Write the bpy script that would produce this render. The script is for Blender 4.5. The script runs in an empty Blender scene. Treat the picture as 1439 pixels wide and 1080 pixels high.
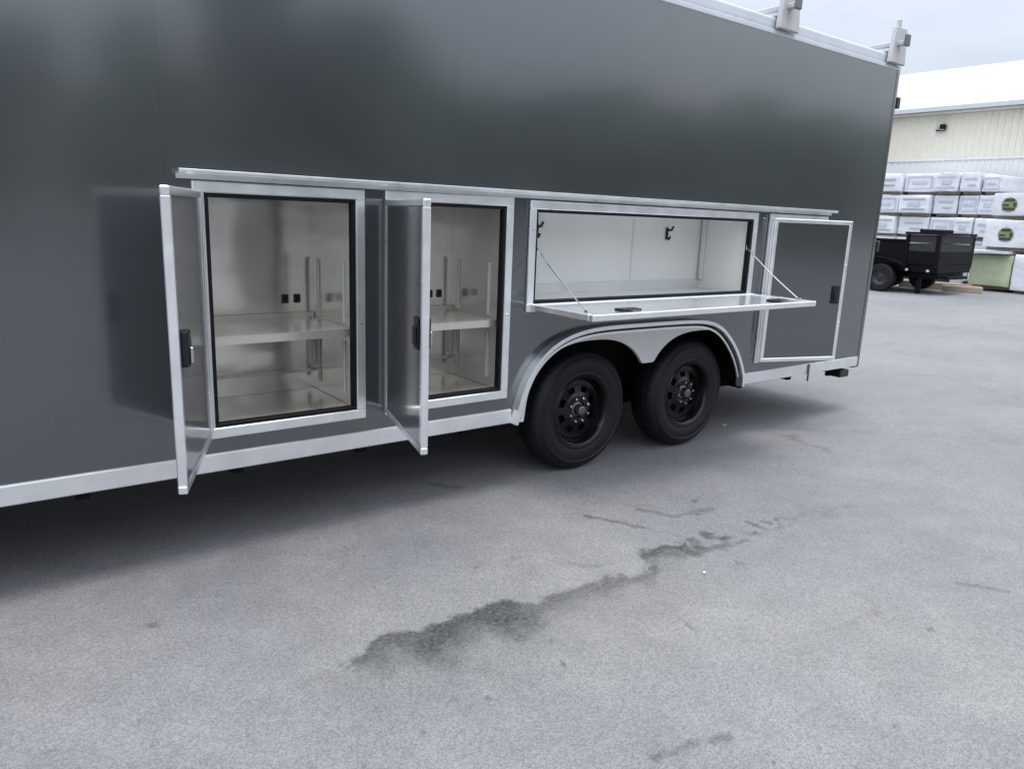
import bpy, bmesh, math, random
import numpy as np
from mathutils import Vector, Matrix
random.seed(7); rng = np.random.default_rng(7)
SC = bpy.context.scene; COL = SC.collection
R = math.radians

# ------------------------------------------------------------------ camera
cam = bpy.data.cameras.new('camera'); camo = bpy.data.objects.new('camera', cam); COL.objects.link(camo)
cam.sensor_width = 36; cam.lens = 26.268; cam.clip_start = 0.05; cam.clip_end = 1500
right = Vector((0.79977, -0.59911, 0.03802)); up = Vector((0.10198, 0.19800, 0.97488)); back = Vector((-0.59159, -0.77580, 0.21945))
m = Matrix((right, up, back)).transposed().to_4x4(); m.translation = Vector((0, -3.4207, 1.62))
camo.matrix_world = m
SC.camera = camo

# ------------------------------------------------------------------ world: bright thin overcast over a Nishita sky
SUN_EL, SUN_AZ = R(81), R(200)          # high sun behind thin cloud, on the camera's side of the trailer
w = bpy.data.worlds.new('World'); SC.world = w; w.use_nodes = True
N = w.node_tree.nodes; L = w.node_tree.links; N.clear()
out = N.new('ShaderNodeOutputWorld'); bg = N.new('ShaderNodeBackground'); bg.inputs[1].default_value = 0.1
sky = N.new('ShaderNodeTexSky'); sky.sky_type = 'NISHITA'; sky.sun_disc = False
sky.sun_elevation = SUN_EL; sky.sun_rotation = SUN_AZ; sky.dust_density = 2.0; sky.air_density = 1.0
tc = N.new('ShaderNodeTexCoord'); mp = N.new('ShaderNodeMapping'); mp.inputs['Scale'].default_value = (1.0, 1.0, 2.6)
nz = N.new('ShaderNodeTexNoise'); nz.inputs['Scale'].default_value = 2.2; nz.inputs['Detail'].default_value = 6; nz.inputs['Roughness'].default_value = 0.55
rmp = N.new('ShaderNodeValToRGB'); rmp.color_ramp.elements[0].position = 0.3; rmp.color_ramp.elements[0].color = (3.9, 4.5, 5.4, 1)
rmp.color_ramp.elements[1].position = 0.68; rmp.color_ramp.elements[1].color = (6.2, 6.35, 6.5, 1)
sep = N.new('ShaderNodeSeparateXYZ')
mr = N.new('ShaderNodeMapRange'); mr.inputs[1].default_value = 0.0; mr.inputs[2].default_value = 1.0; mr.inputs[3].default_value = 0.66; mr.inputs[4].default_value = 1.55
vm = N.new('ShaderNodeVectorMath'); vm.operation = 'SCALE'
mx = N.new('ShaderNodeMixRGB'); mx.inputs[0].default_value = 0.74
L.new(tc.outputs['Generated'], mp.inputs[0]); L.new(mp.outputs[0], nz.inputs[0]); L.new(nz.outputs[0], rmp.inputs[0])
L.new(tc.outputs['Generated'], sep.inputs[0]); L.new(sep.outputs[2], mr.inputs[0])
# the veiled sun brightens the cloud round it, as thin overcast does
sdv = (math.sin(SUN_AZ) * math.cos(SUN_EL), math.cos(SUN_AZ) * math.cos(SUN_EL), math.sin(SUN_EL))
dt = N.new('ShaderNodeVectorMath'); dt.operation = 'DOT_PRODUCT'; dt.inputs[1].default_value = sdv; L.new(tc.outputs['Generated'], dt.inputs[0])
gl = N.new('ShaderNodeMapRange'); gl.interpolation_type = 'SMOOTHSTEP'; gl.inputs[1].default_value = -0.3; gl.inputs[2].default_value = 1.0; gl.inputs[3].default_value = 1.0; gl.inputs[4].default_value = 3.3
L.new(dt.outputs['Value'], gl.inputs[0])
mu = N.new('ShaderNodeMath'); mu.operation = 'MULTIPLY'; L.new(gl.outputs[0], mu.inputs[0]); L.new(mr.outputs[0], mu.inputs[1])
L.new(rmp.outputs[0], vm.inputs[0]); L.new(mu.outputs[0], vm.inputs['Scale'])
L.new(sky.outputs[0], mx.inputs[1]); L.new(vm.outputs[0], mx.inputs[2]); L.new(mx.outputs[0], bg.inputs[0]); L.new(bg.outputs[0], out.inputs[0])

# ------------------------------------------------------------------ sun (veiled) and exposure
sl = bpy.data.lights.new('sun', 'SUN'); sl.energy = 1.3; sl.angle = R(22); sl.color = (1.0, 0.965, 0.92)
so = bpy.data.objects.new('sun', sl); COL.objects.link(so)
sd = Vector((math.sin(SUN_AZ) * math.cos(SUN_EL), math.cos(SUN_AZ) * math.cos(SUN_EL), math.sin(SUN_EL)))
so.rotation_euler = sd.to_track_quat('Z', 'Y').to_euler(); so.location = (0, -10, 20)
vs = SC.view_settings; vs.view_transform = 'Standard'; vs.look = 'None'; vs.exposure = 0.5; vs.gamma = 1; vs.use_curve_mapping = False

# ------------------------------------------------------------------ materials
MATS = {}
def mat(name, col, rough=0.6, metal=0.0, var=0.08, scale=6.0, bump=0.0, bscale=40.0, bdist=0.01, coat=0.0, ior=1.5, detail=4, stretch=None, rvar=0.0):
    mm = bpy.data.materials.new(name); mm.use_nodes = True
    n = mm.node_tree.nodes; l = mm.node_tree.links; p = n['Principled BSDF']
    p.inputs['Roughness'].default_value = rough; p.inputs['Metallic'].default_value = metal; p.inputs['IOR'].default_value = ior
    if coat: p.inputs['Coat Weight'].default_value = coat; p.inputs['Coat Roughness'].default_value = 0.08
    t = n.new('ShaderNodeTexCoord'); mpp = n.new('ShaderNodeMapping')
    if stretch: mpp.inputs['Scale'].default_value = stretch
    l.new(t.outputs['Object'], mpp.inputs[0])
    z = n.new('ShaderNodeTexNoise'); z.inputs['Scale'].default_value = scale; z.inputs['Detail'].default_value = detail
    l.new(mpp.outputs[0], z.inputs[0])
    c = n.new('ShaderNodeValToRGB'); c.color_ramp.elements[0].position = 0.3; c.color_ramp.elements[1].position = 0.7
    c.color_ramp.elements[0].color = tuple(v * (1 - var) for v in col) + (1,); c.color_ramp.elements[1].color = tuple(min(1, v * (1 + var)) for v in col) + (1,)
    l.new(z.outputs[0], c.inputs[0]); l.new(c.outputs[0], p.inputs['Base Color'])
    if rvar:
        q = n.new('ShaderNodeMapRange'); q.inputs[3].default_value = max(0.02, rough - rvar); q.inputs[4].default_value = rough + rvar
        l.new(z.outputs[0], q.inputs[0]); l.new(q.outputs[0], p.inputs['Roughness'])
    if bump:
        z2 = n.new('ShaderNodeTexNoise'); z2.inputs['Scale'].default_value = bscale; z2.inputs['Detail'].default_value = 3
        l.new(mpp.outputs[0], z2.inputs[0])
        b = n.new('ShaderNodeBump'); b.inputs['Strength'].default_value = bump; b.inputs['Distance'].default_value = bdist
        l.new(z2.outputs[0], b.inputs['Height']); l.new(b.outputs[0], p.inputs['Normal'])
    MATS[name] = mm; return mm

mat('charcoal_paint', (0.068, 0.075, 0.085), 0.255, 0.72, 0.03, 1.5, 0.10, 1.3, 0.05, coat=1.0, ior=1.6, rvar=0.04)
_p = MATS['charcoal_paint'].node_tree.nodes['Principled BSDF']; _p.inputs['Coat IOR'].default_value = 1.9; _p.inputs['Coat Roughness'].default_value = 0.12
mat('aluminium', (0.84, 0.85, 0.87), 0.30, 0.85, 0.06, 9, 0.04, 30, 0.003, rvar=0.08)
mat('aluminium_sheet', (0.66, 0.665, 0.66), 0.42, 0.4, 0.06, 3, 0.06, 4, 0.01, rvar=0.08)
mat('white_trim', (0.50, 0.525, 0.56), 0.5, 0.0, 0.05, 5)
mat('flap_white', (0.66, 0.69, 0.73), 0.17, 0.65, 0.05, 2, 0.05, 2, 0.01, rvar=0.06)
mat('rack_paint', (0.42, 0.415, 0.425), 0.6, 0.0, 0.08, 5)
mat('cabinet_sheet', (0.68, 0.66, 0.62), 0.18, 0.76, 0.07, 2.0, 0.24, 1.4, 0.06, rvar=0.06, stretch=(.7, 1, 1.5))
mat('shelf_white', (0.60, 0.565, 0.51), 0.20, 0.7, 0.04, 3, 0.12, 3, 0.02, rvar=0.06)
mat('white_liner', (0.70, 0.695, 0.67), 0.35, 0.0, 0.03, 3, 0.05, 1.5, 0.02, rvar=0.03)
mat('door_inner', (0.26, 0.265, 0.275), 0.16, 0.55, 0.06, 2.5, 0.08, 2.0, 0.02, rvar=0.05)
mat('gasket', (0.005, 0.005, 0.006), 0.6, 0, 0.1, 20, ior=1.3)
mat('black_plastic', (0.006, 0.006, 0.007), 0.35, 0, 0.1, 15)
mat('chrome', (0.5, 0.5, 0.52), 0.18, 1.0, 0.05, 10)
mat('dull_steel', (0.16, 0.16, 0.17), 0.38, 0.9, 0.12, 20, rvar=0.1)
mat('rubber', (0.004, 0.0045, 0.006), 0.55, 0, 0.18, 14, 0.1, 90, 0.003, rvar=0.1, ior=1.4)
mat('rim_black', (0.003, 0.003, 0.004), 0.25, 0.0, 0.15, 10, rvar=0.08, ior=1.4)
mat('underbody', (0.006, 0.006, 0.007), 0.8, 0, 0.2, 8, ior=1.25)
mat('roof_skin', (0.7, 0.71, 0.72), 0.4, 0.3, 0.05, 2)
mat('red_lens', (0.35, 0.02, 0.02), 0.2, 0, 0.05, 5)
mat('amber_lens', (0.30, 0.06, 0.012), 0.25, 0, 0.05, 5)
mat('beige_metal', (0.66, 0.63, 0.54), 0.5, 0.0, 0.05, 0.8, rvar=0.05)
mat('pale_metal', (0.66, 0.66, 0.66), 0.5, 0.0, 0.05, 0.8, rvar=0.05)
mat('white_roof', (0.40, 0.44, 0.475), 0.7, 0.0, 0.04, 0.7)
mat('eave_metal', (0.55, 0.53, 0.47), 0.5, 0, 0.06, 2)
mat('dark_gap', (0.06, 0.055, 0.05), 0.9, 0, 0.3, 10)
mat('wrap', (0.68, 0.69, 0.74), 0.36, 0, 0.07, 2.5, 0.6, 7, 0.03, rvar=0.12)
mat('wrap_print', (0.36, 0.37, 0.43), 0.5, 0, 0.12, 6)
mat('wrap_print_pale', (0.50, 0.52, 0.60), 0.5, 0, 0.10, 5)
mat('logo_green', (0.21, 0.25, 0.12), 0.5, 0, 0.1, 6)
mat('logo_dark', (0.035, 0.05, 0.03), 0.5, 0, 0.1, 6)
mat('green_wrap', (0.44, 0.50, 0.34), 0.45, 0, 0.12, 3, 0.3, 6, 0.03)
mat('timber', (0.36, 0.30, 0.23), 0.85, 0, 0.25, 6, 0.3, 30, 0.01, stretch=(1, 6, 6))
mat('red_timber', (0.33, 0.12, 0.11), 0.8, 0, 0.25, 6)
mat('black_paint', (0.003, 0.0035, 0.005), 0.5, 0, 0.2, 4, rvar=0.1, ior=1.22)
mat('grey_panel', (0.016, 0.019, 0.021), 0.7, 0, 0.2, 3)
mat('bark', (0.10, 0.075, 0.055), 0.9, 0, 0.3, 12, 0.5, 18, 0.03)
mat('leaf_dark', (0.11, 0.125, 0.10), 0.6, 0, 0.45, 0.9)
mat('leaf_mid', (0.11, 0.13, 0.095), 0.6, 0, 0.45, 0.9)
mat('rim_grey', (0.04, 0.04, 0.045), 0.4, 0.6, 0.2, 10)
for _n in ('leaf_dark', 'leaf_mid'):                       # leaves let light through
    _t = MATS[_n].node_tree; _a = _t.nodes.new('ShaderNodeAddShader'); _l = _t.nodes.new('ShaderNodeBsdfTranslucent'); _l.inputs[0].default_value = (0.15, 0.18, 0.12, 1)
    _t.links.new(_t.nodes['Principled BSDF'].outputs[0], _a.inputs[0]); _t.links.new(_l.outputs[0], _a.inputs[1]); _t.links.new(_a.outputs[0], _t.nodes['Material Output'].inputs[0])
mat('scrap', (0.5, 0.5, 0.49), 0.7, 0, 0.05, 10)
mat('lamp_glass', (0.6, 0.6, 0.58), 0.2, 0, 0.05, 10)

def asphalt():
    mm = bpy.data.materials.new('asphalt'); mm.use_nodes = True; MATS['asphalt'] = mm
    n = mm.node_tree.nodes; l = mm.node_tree.links; p = n['Principled BSDF']
    t = n.new('ShaderNodeTexCoord')
    def noise(s, d=3, r=0.55):
        z = n.new('ShaderNodeTexNoise'); z.inputs['Scale'].default_value = s; z.inputs['Detail'].default_value = d; z.inputs['Roughness'].default_value = r
        l.new(t.outputs['Object'], z.inputs[0]); return z.outputs[0]
    def ramp(src, a, ca, b, cb):
        c = n.new('ShaderNodeValToRGB'); e = c.color_ramp.elements; e[0].position = a; e[1].position = b
        e[0].color = (*ca, 1); e[1].color = (*cb, 1); l.new(src, c.inputs[0]); return c.outputs[0]
    def mix(f, a, b, kind='MIX'):
        x = n.new('ShaderNodeMixRGB'); x.blend_type = kind
        for s, v in ((x.inputs[0], f), (x.inputs[1], a), (x.inputs[2], b)):
            if hasattr(v, 'links'): l.new(v, s)
            else: s.default_value = v if not isinstance(v, tuple) else (*v, 1)
        return x.outputs[0]
    # stones of the aggregate
    v = n.new('ShaderNodeTexVoronoi'); v.inputs['Scale'].default_value = 190; l.new(t.outputs['Object'], v.inputs['Vector'])
    hs = n.new('ShaderNodeSeparateColor'); l.new(v.outputs['Color'], hs.inputs[0])
    stones = ramp(hs.outputs[0], 0.05, (0.128, 0.130, 0.136), 0.95, (0.222, 0.223, 0.229))
    fine = ramp(noise(330, 2), 0.32, (0.8, 0.8, 0.81), 0.68, (1.16, 1.16, 1.16))
    a = mix(0.65, stones, fine, 'MULTIPLY')
    big = ramp(noise(0.55, 5, 0.6), 0.32, (0.84, 0.845, 0.86), 0.7, (1.12, 1.11, 1.08))
    a = mix(1.0, a, big, 'MULTIPLY')
    mid = ramp(noise(4.5, 5, 0.65), 0.3, (0.88, 0.88, 0.88), 0.7, (1.08, 1.08, 1.08))
    a = mix(0.8, a, mid, 'MULTIPLY')
    # scattered dark flecks
    v2 = n.new('ShaderNodeTexVoronoi'); v2.inputs['Scale'].default_value = 5.5; v2.inputs['Randomness'].default_value = 1; l.new(t.outputs['Object'], v2.inputs['Vector'])
    fl = ramp(v2.outputs['Distance'], 0.025, (0.55, 0.55, 0.55), 0.07, (1, 1, 1))
    a = mix(0.55, a, fl, 'MULTIPLY')
    wv = n.new('ShaderNodeTexNoise'); wv.inputs['Scale'].default_value = 1.6; wv.inputs['Detail'].default_value = 5; l.new(t.outputs['Object'], wv.inputs[0])
    wa = n.new('ShaderNodeVectorMath'); wa.operation = 'MULTIPLY_ADD'; wa.inputs[1].default_value = (.9, .9, 0); l.new(wv.outputs['Color'], wa.inputs[0]); l.new(t.outputs['Object'], wa.inputs[2])
    v3 = n.new('ShaderNodeTexVoronoi'); v3.feature = 'DISTANCE_TO_EDGE'; v3.inputs['Scale'].default_value = 0.42; l.new(wa.outputs[0], v3.inputs['Vector'])
    ck = ramp(v3.outputs['Distance'], 0.001, (0.45, 0.45, 0.45), 0.006, (1, 1, 1))
    cm = ramp(noise(0.9, 3), 0.5, (0, 0, 0), 0.62, (0.22, 0.22, 0.22))
    a = mix(cm, a, mix(1.0, a, ck, 'MULTIPLY'))
    at = n.new('ShaderNodeAttribute'); at.attribute_name = 'stain'
    ad = n.new('ShaderNodeAttribute'); ad.attribute_name = 'dust'
    a = mix(ad.outputs['Fac'], a, mix(1.0, a, (1.09, 1.075, 1.03), 'MULTIPLY'))
    dark = mix(1.0, a, (0.16, 0.17, 0.165), 'MULTIPLY')
    sf = n.new('ShaderNodeMath'); sf.operation = 'MULTIPLY'; l.new(at.outputs['Fac'], sf.inputs[0])
    edge = n.new('ShaderNodeMapRange'); edge.inputs[1].default_value = 0.25; edge.inputs[2].default_value = 0.6; edge.inputs[3].default_value = 0.55; edge.inputs[4].default_value = 1.0
    l.new(noise(55, 3), edge.inputs[0]); l.new(edge.outputs[0], sf.inputs[1])
    a = mix(sf.outputs[0], a, dark)
    l.new(a, p.inputs['Base Color'])
    rr = n.new('ShaderNodeMapRange'); rr.inputs[3].default_value = 0.82; rr.inputs[4].default_value = 0.6
    l.new(at.outputs['Fac'], rr.inputs[0]); l.new(rr.outputs[0], p.inputs['Roughness'])
    b = n.new('ShaderNodeBump'); b.inputs['Strength'].default_value = 0.5; b.inputs['Distance'].default_value = 0.004
    l.new(v.outputs['Distance'], b.inputs['Height']); l.new(b.outputs[0], p.inputs['Normal'])
asphalt()

# ------------------------------------------------------------------ helpers
def tag(o, label=None, cat=None, group=None, kind=None):
    if label: o['label'] = label
    if cat: o['category'] = cat
    if group: o['group'] = group
    if kind: o['kind'] = kind
    return o
def empty(name, loc, rz=0):
    o = bpy.data.objects.new(name, None); COL.objects.link(o); o.location = loc; o.rotation_euler = (0, 0, rz); o.empty_display_size = 0.2
    return o
def obj(name, bm, mt, parent=None, off=(0, 0, 0), smooth=False):
    """link the bmesh as ONE mesh object; off is the place of the parent in the coordinates the mesh was drawn in"""
    if any(off): bmesh.ops.translate(bm, verts=bm.verts, vec=-Vector(off))
    me = bpy.data.meshes.new(name); bm.to_mesh(me); bm.free()
    me.materials.append(MATS[mt])
    if smooth: me.shade_smooth() if smooth is True else me.set_sharp_from_angle(angle=R(smooth))
    if smooth and smooth is not True: 
        for p in me.polygons: p.use_smooth = True
    o = bpy.data.objects.new(name, me); COL.objects.link(o); o.parent = parent
    return o
def copy_tree(o, parent=None):
    c = o.copy(); COL.objects.link(c); c.parent = parent
    for ch in [x for x in KIDS.get(o, [])]: copy_tree(ch, c)
    return c
KIDS = {}
def scan_kids(o):
    KIDS[o] = [x for x in bpy.data.objects if x.parent == o]
    for k in KIDS[o]: scan_kids(k)
def B(): return bmesh.new()
def bx(bm, x0, x1, y0, y1, z0, z1, bev=0.0, seg=1):
    r = bmesh.ops.create_cube(bm, size=1); vsx = r['verts']
    for v in vsx: v.co = Vector((x0 + (v.co.x + .5) * (x1 - x0), y0 + (v.co.y + .5) * (y1 - y0), z0 + (v.co.z + .5) * (z1 - z0)))
    if bev:
        es = list({e for v in vsx for e in v.link_edges})
        bmesh.ops.bevel(bm, geom=es, offset=bev, segments=seg, affect='EDGES', profile=0.6)
    return bm
def box(*a, **k): return bx(B(), *a, **k)
def tube(bm, pts, r, seg=8, closed=False):
    """a round bar along points; r a number or a list"""
    pts = [Vector(p) for p in pts]; rings = []
    for i, p in enumerate(pts):
        d = (pts[min(i + 1, len(pts) - 1)] - pts[max(i - 1, 0)]).normalized()
        a = d.orthogonal().normalized() if abs(d.z) > 0.9 else d.cross(Vector((0, 0, 1))).normalized(); b = d.cross(a)
        rr = r[i] if isinstance(r, (list, tuple)) else r
        rings.append([bm.verts.new(p + (a * math.cos(t) + b * math.sin(t)) * rr) for t in [2 * math.pi * k / seg for k in range(seg)]])
    for q, s in zip(rings, rings[1:]):
        for k in range(seg): bm.faces.new((q[k], q[(k + 1) % seg], s[(k + 1) % seg], s[k]))
    bm.faces.new(rings[0][::-1]); bm.faces.new(rings[-1])
    bmesh.ops.recalc_face_normals(bm, faces=bm.faces)
    return bm
def lathe(bm, prof, seg=48, cap=False, fn=None):
    """profile of (radius, y) turned about the y axis"""
    rings = []
    for j, (r, y) in enumerate(prof):
        ring = []
        for k in range(seg):
            t = 2 * math.pi * k / seg; rr = r if fn is None else fn(j, k, r)
            ring.append(bm.verts.new((rr * math.cos(t), y, rr * math.sin(t))))
        rings.append(ring)
    for q, s in zip(rings, rings[1:]):
        for k in range(seg): bm.faces.new((q[k], q[(k + 1) % seg], s[(k + 1) % seg], s[k]))
    if cap: bm.faces.new(rings[0]); bm.faces.new(rings[-1])
    bmesh.ops.recalc_face_normals(bm, faces=bm.faces)
    return bm
def frame_ring(bm, x0, x1, z0, z1, wd, y0, y1, bev=0.003):
    """four bars butted end to end round a rectangle in the xz plane; wd = bar width inwards"""
    bx(bm, x0, x1, y0, y1, z1 - wd, z1, bev); bx(bm, x0, x1, y0, y1, z0, z0 + wd, bev)
    bx(bm, x0, x0 + wd, y0, y1, z0 + wd, z1 - wd, bev); bx(bm, x1 - wd, x1, y0, y1, z0 + wd, z1 - wd, bev)
    return bm

# ------------------------------------------------------------------ the ground: one sheet of asphalt
def vnoise(x, y, s, seed):
    g = np.random.default_rng(seed).random((97, 97)); x = x * s; y = y * s
    xi = np.floor(x).astype(int); yi = np.floor(y).astype(int); fx = x - xi; fy = y - yi
    fx = fx * fx * (3 - 2 * fx); fy = fy * fy * (3 - 2 * fy)
    q = lambda a, b: g[a % 97, b % 97]
    return (q(xi, yi) * (1 - fx) + q(xi + 1, yi) * fx) * (1 - fy) + (q(xi, yi + 1) * (1 - fx) + q(xi + 1, yi + 1) * fx) * fy
def make_ground():
    gx = np.concatenate([[-600, -250, -100, -40, -15, -6, -2], np.arange(-0.4, 5.6, 0.016), np.arange(5.65, 10, 0.06), [11, 13, 16, 20, 26, 35, 50, 100, 250, 700]])
    gy = np.concatenate([[-600, -250, -100, -50, -25, -12, -7, -4.5], np.arange(-3.3, 0.6, 0.016), [0.7, 0.9, 1.2, 2, 3, 5, 8, 14, 25, 50, 100, 250, 700]])
    X, Y = np.meshgrid(gx, gy, indexing='ij')
    st = np.zeros_like(X); du = np.zeros_like(X)
    wx = X + (vnoise(X, Y, 9, 1) - .5) * .15 + (vnoise(X, Y, 28, 2) - .5) * .06 + (vnoise(X, Y, 55, 12) - .5) * .025
    wy = Y + (vnoise(X, Y, 9, 3) - .5) * .15 + (vnoise(X, Y, 28, 4) - .5) * .06 + (vnoise(X, Y, 55, 13) - .5) * .025
    def seg(pts, wup, wdn, amt, x=wx, y=wy, ragged=0.0):
        """stain along a line: sharp on its trailer side, fading over wdn on the other"""
        nonlocal st
        for (ax, ay), (bx_, by) in zip(pts, pts[1:]):
            dx, dy = bx_ - ax, by - ay; l2 = dx * dx + dy * dy
            t = np.clip(((x - ax) * dx + (y - ay) * dy) / l2, 0, 1)
            ex, ey = x - ax - t * dx, y - ay - t * dy; d = np.hypot(ex, ey)
            f = np.where(ey > 0, np.clip(2.2 * (1 - d / wup), 0, 1), np.clip(1 - d / wdn, 0, 1) ** 0.8)
            if ragged: f = f * np.clip((vnoise(X, Y, 22, 9) - ragged) * 4, 0, 1)
            st = np.maximum(st, f * amt)
    main = [(1.10, -1.10), (1.20, -1.12), (1.31, -1.20), (1.43, -1.22), (1.56, -1.18), (1.70, -1.20), (1.80, -1.16), (1.98, -1.15), (2.11, -1.18), (2.42, -1.22)]
    seg(main[1:6], .08, .20, .9); seg(main[5:], .055, .15, .7)
    seg(main[:4], .07, .15, .82); seg([(1.43, -1.20), (1.75, -1.17)], .10, .19, 1.0); seg([(1.5, -1.22), (2.0, -1.2)], .06, .22, .5); seg(main, .06, .45, .26); seg([(2.40, -1.22), (2.55, -1.2), (2.68, -1.12)], .05, .07, .7, ragged=.35)
    seg([(2.65, -1.08), (2.86, -1.13)], .055, .11, .95); seg([(2.45, -1.21), (2.75, -1.18)], .03, .07, .45)
    seg([(2.90, -1.16), (3.20, -1.17), (3.42, -1.20), (3.64, -1.23)], .08, .11, .85, ragged=.36)
    seg([(3.6, -1.22), (4.3, -1.3)], .05, .08, .25, ragged=.45)
    sx = X + (vnoise(X, Y, 30, 6) - .5) * .03; sy = Y + (vnoise(X, Y, 30, 7) - .5) * .03
    seg([(2.73, -.57), (2.82, -.73), (2.89, -.86)], .018, .022, .75, sx, sy); seg([(2.89, -.86), (2.98, -1.04)], .015, .018, .32, sx, sy)
    seg([(3.06, -.65), (3.15, -.83), (3.43, -.88)], .03, .035, .52, sx, sy)
    seg([(5.20, -.25), (5.09, -.70)], .06, .06, .40); seg([(2.25, .31), (2.38, .16)], .03, .03, .6, sx, sy)
    seg([(3.71, -2.12), (3.82, -2.29)], .016, .02, .6, sx, sy)
    seg([(1.61, -2.12), (1.72, -2.14), (1.89, -2.19)], .02, .02, .6, sx, sy, ragged=.4)
    seg([(2.33, -1.60), (2.30, -1.71)], .01, .012, .4, sx, sy)
    seg([(1.98, -.77), (2.18, -.85), (2.42, -1.05)], .02, .03, .35, ragged=.4)
    seg([(5.3, .05), (6.04, -.61), (6.8, -1.27)], .04, .05, .22); seg([(8.4, 1.3), (8.9, .6), (9.1, .28), (8.69, -.66)], .05, .05, .22)
    for i, (a, b) in enumerate([(1.86, -.76), (1.46, -.63), (1.25, -1.54), (1.34, -1.59), (1.69, -1.58), (2.99, -1.41), (3.15, -2.24), (.51, -.48), (2.29, -1.54), (1.73, -1.85), (1.39, -1.99), (3.3, -.9), (3.45, -.75)]):
        r0 = (.030, .018, .021, .018, .02, .02, .022, .028, .016, .012, .012, .03, .03)[i]
        d = np.hypot(sx - a, (sy - b) * 1.2); st = np.maximum(st, np.clip(1.4 * (1 - d / r0), 0, 1) * .75)
    for k in range(170):                                   # little specks of tar and grit
        a, b = rng.uniform(-.3, 5.5), rng.uniform(-3.2, .2); r0 = rng.uniform(.008, .018)
        d = np.hypot(X - a, Y - b); st = np.maximum(st, np.clip(1.5 * (1 - d / r0), 0, 1) * rng.uniform(.2, .6))
    du = np.clip(1.2 - np.hypot((X - 2.0) / 1.5, (Y + 1.5) / .8), 0, 1) * .8 + np.clip(1.3 - np.hypot((X - 3.2) / .9, (Y + 2.6) / .8), 0, 1) * .9
    nx, ny = X.shape
    me = bpy.data.meshes.new('ground')
    Z = np.zeros_like(X)
    co = np.stack([X, Y, Z], -1).reshape(-1, 3)
    i = np.arange(nx - 1)[:, None] * ny + np.arange(ny - 1)[None]; i = i.reshape(-1)
    fc = np.stack([i, i + ny, i + ny + 1, i + 1], -1)
    me.vertices.add(len(co)); me.vertices.foreach_set('co', co.astype(np.float32).ravel())
    me.loops.add(fc.size); me.loops.foreach_set('vertex_index', fc.astype(np.int32).ravel())
    me.polygons.add(len(fc)); me.polygons.foreach_set('loop_start', (np.arange(len(fc)) * 4).astype(np.int32))
    me.update(calc_edges=True)
    for nm, arr in (('stain', st), ('dust', du)):
        a = me.attributes.new(nm, 'FLOAT', 'POINT'); a.data.foreach_set('value', arr.astype(np.float32).ravel())
    me.materials.append(MATS['asphalt'])
    o = bpy.data.objects.new('ground', me); COL.objects.link(o); tag(o, kind='structure')
make_ground()

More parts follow.
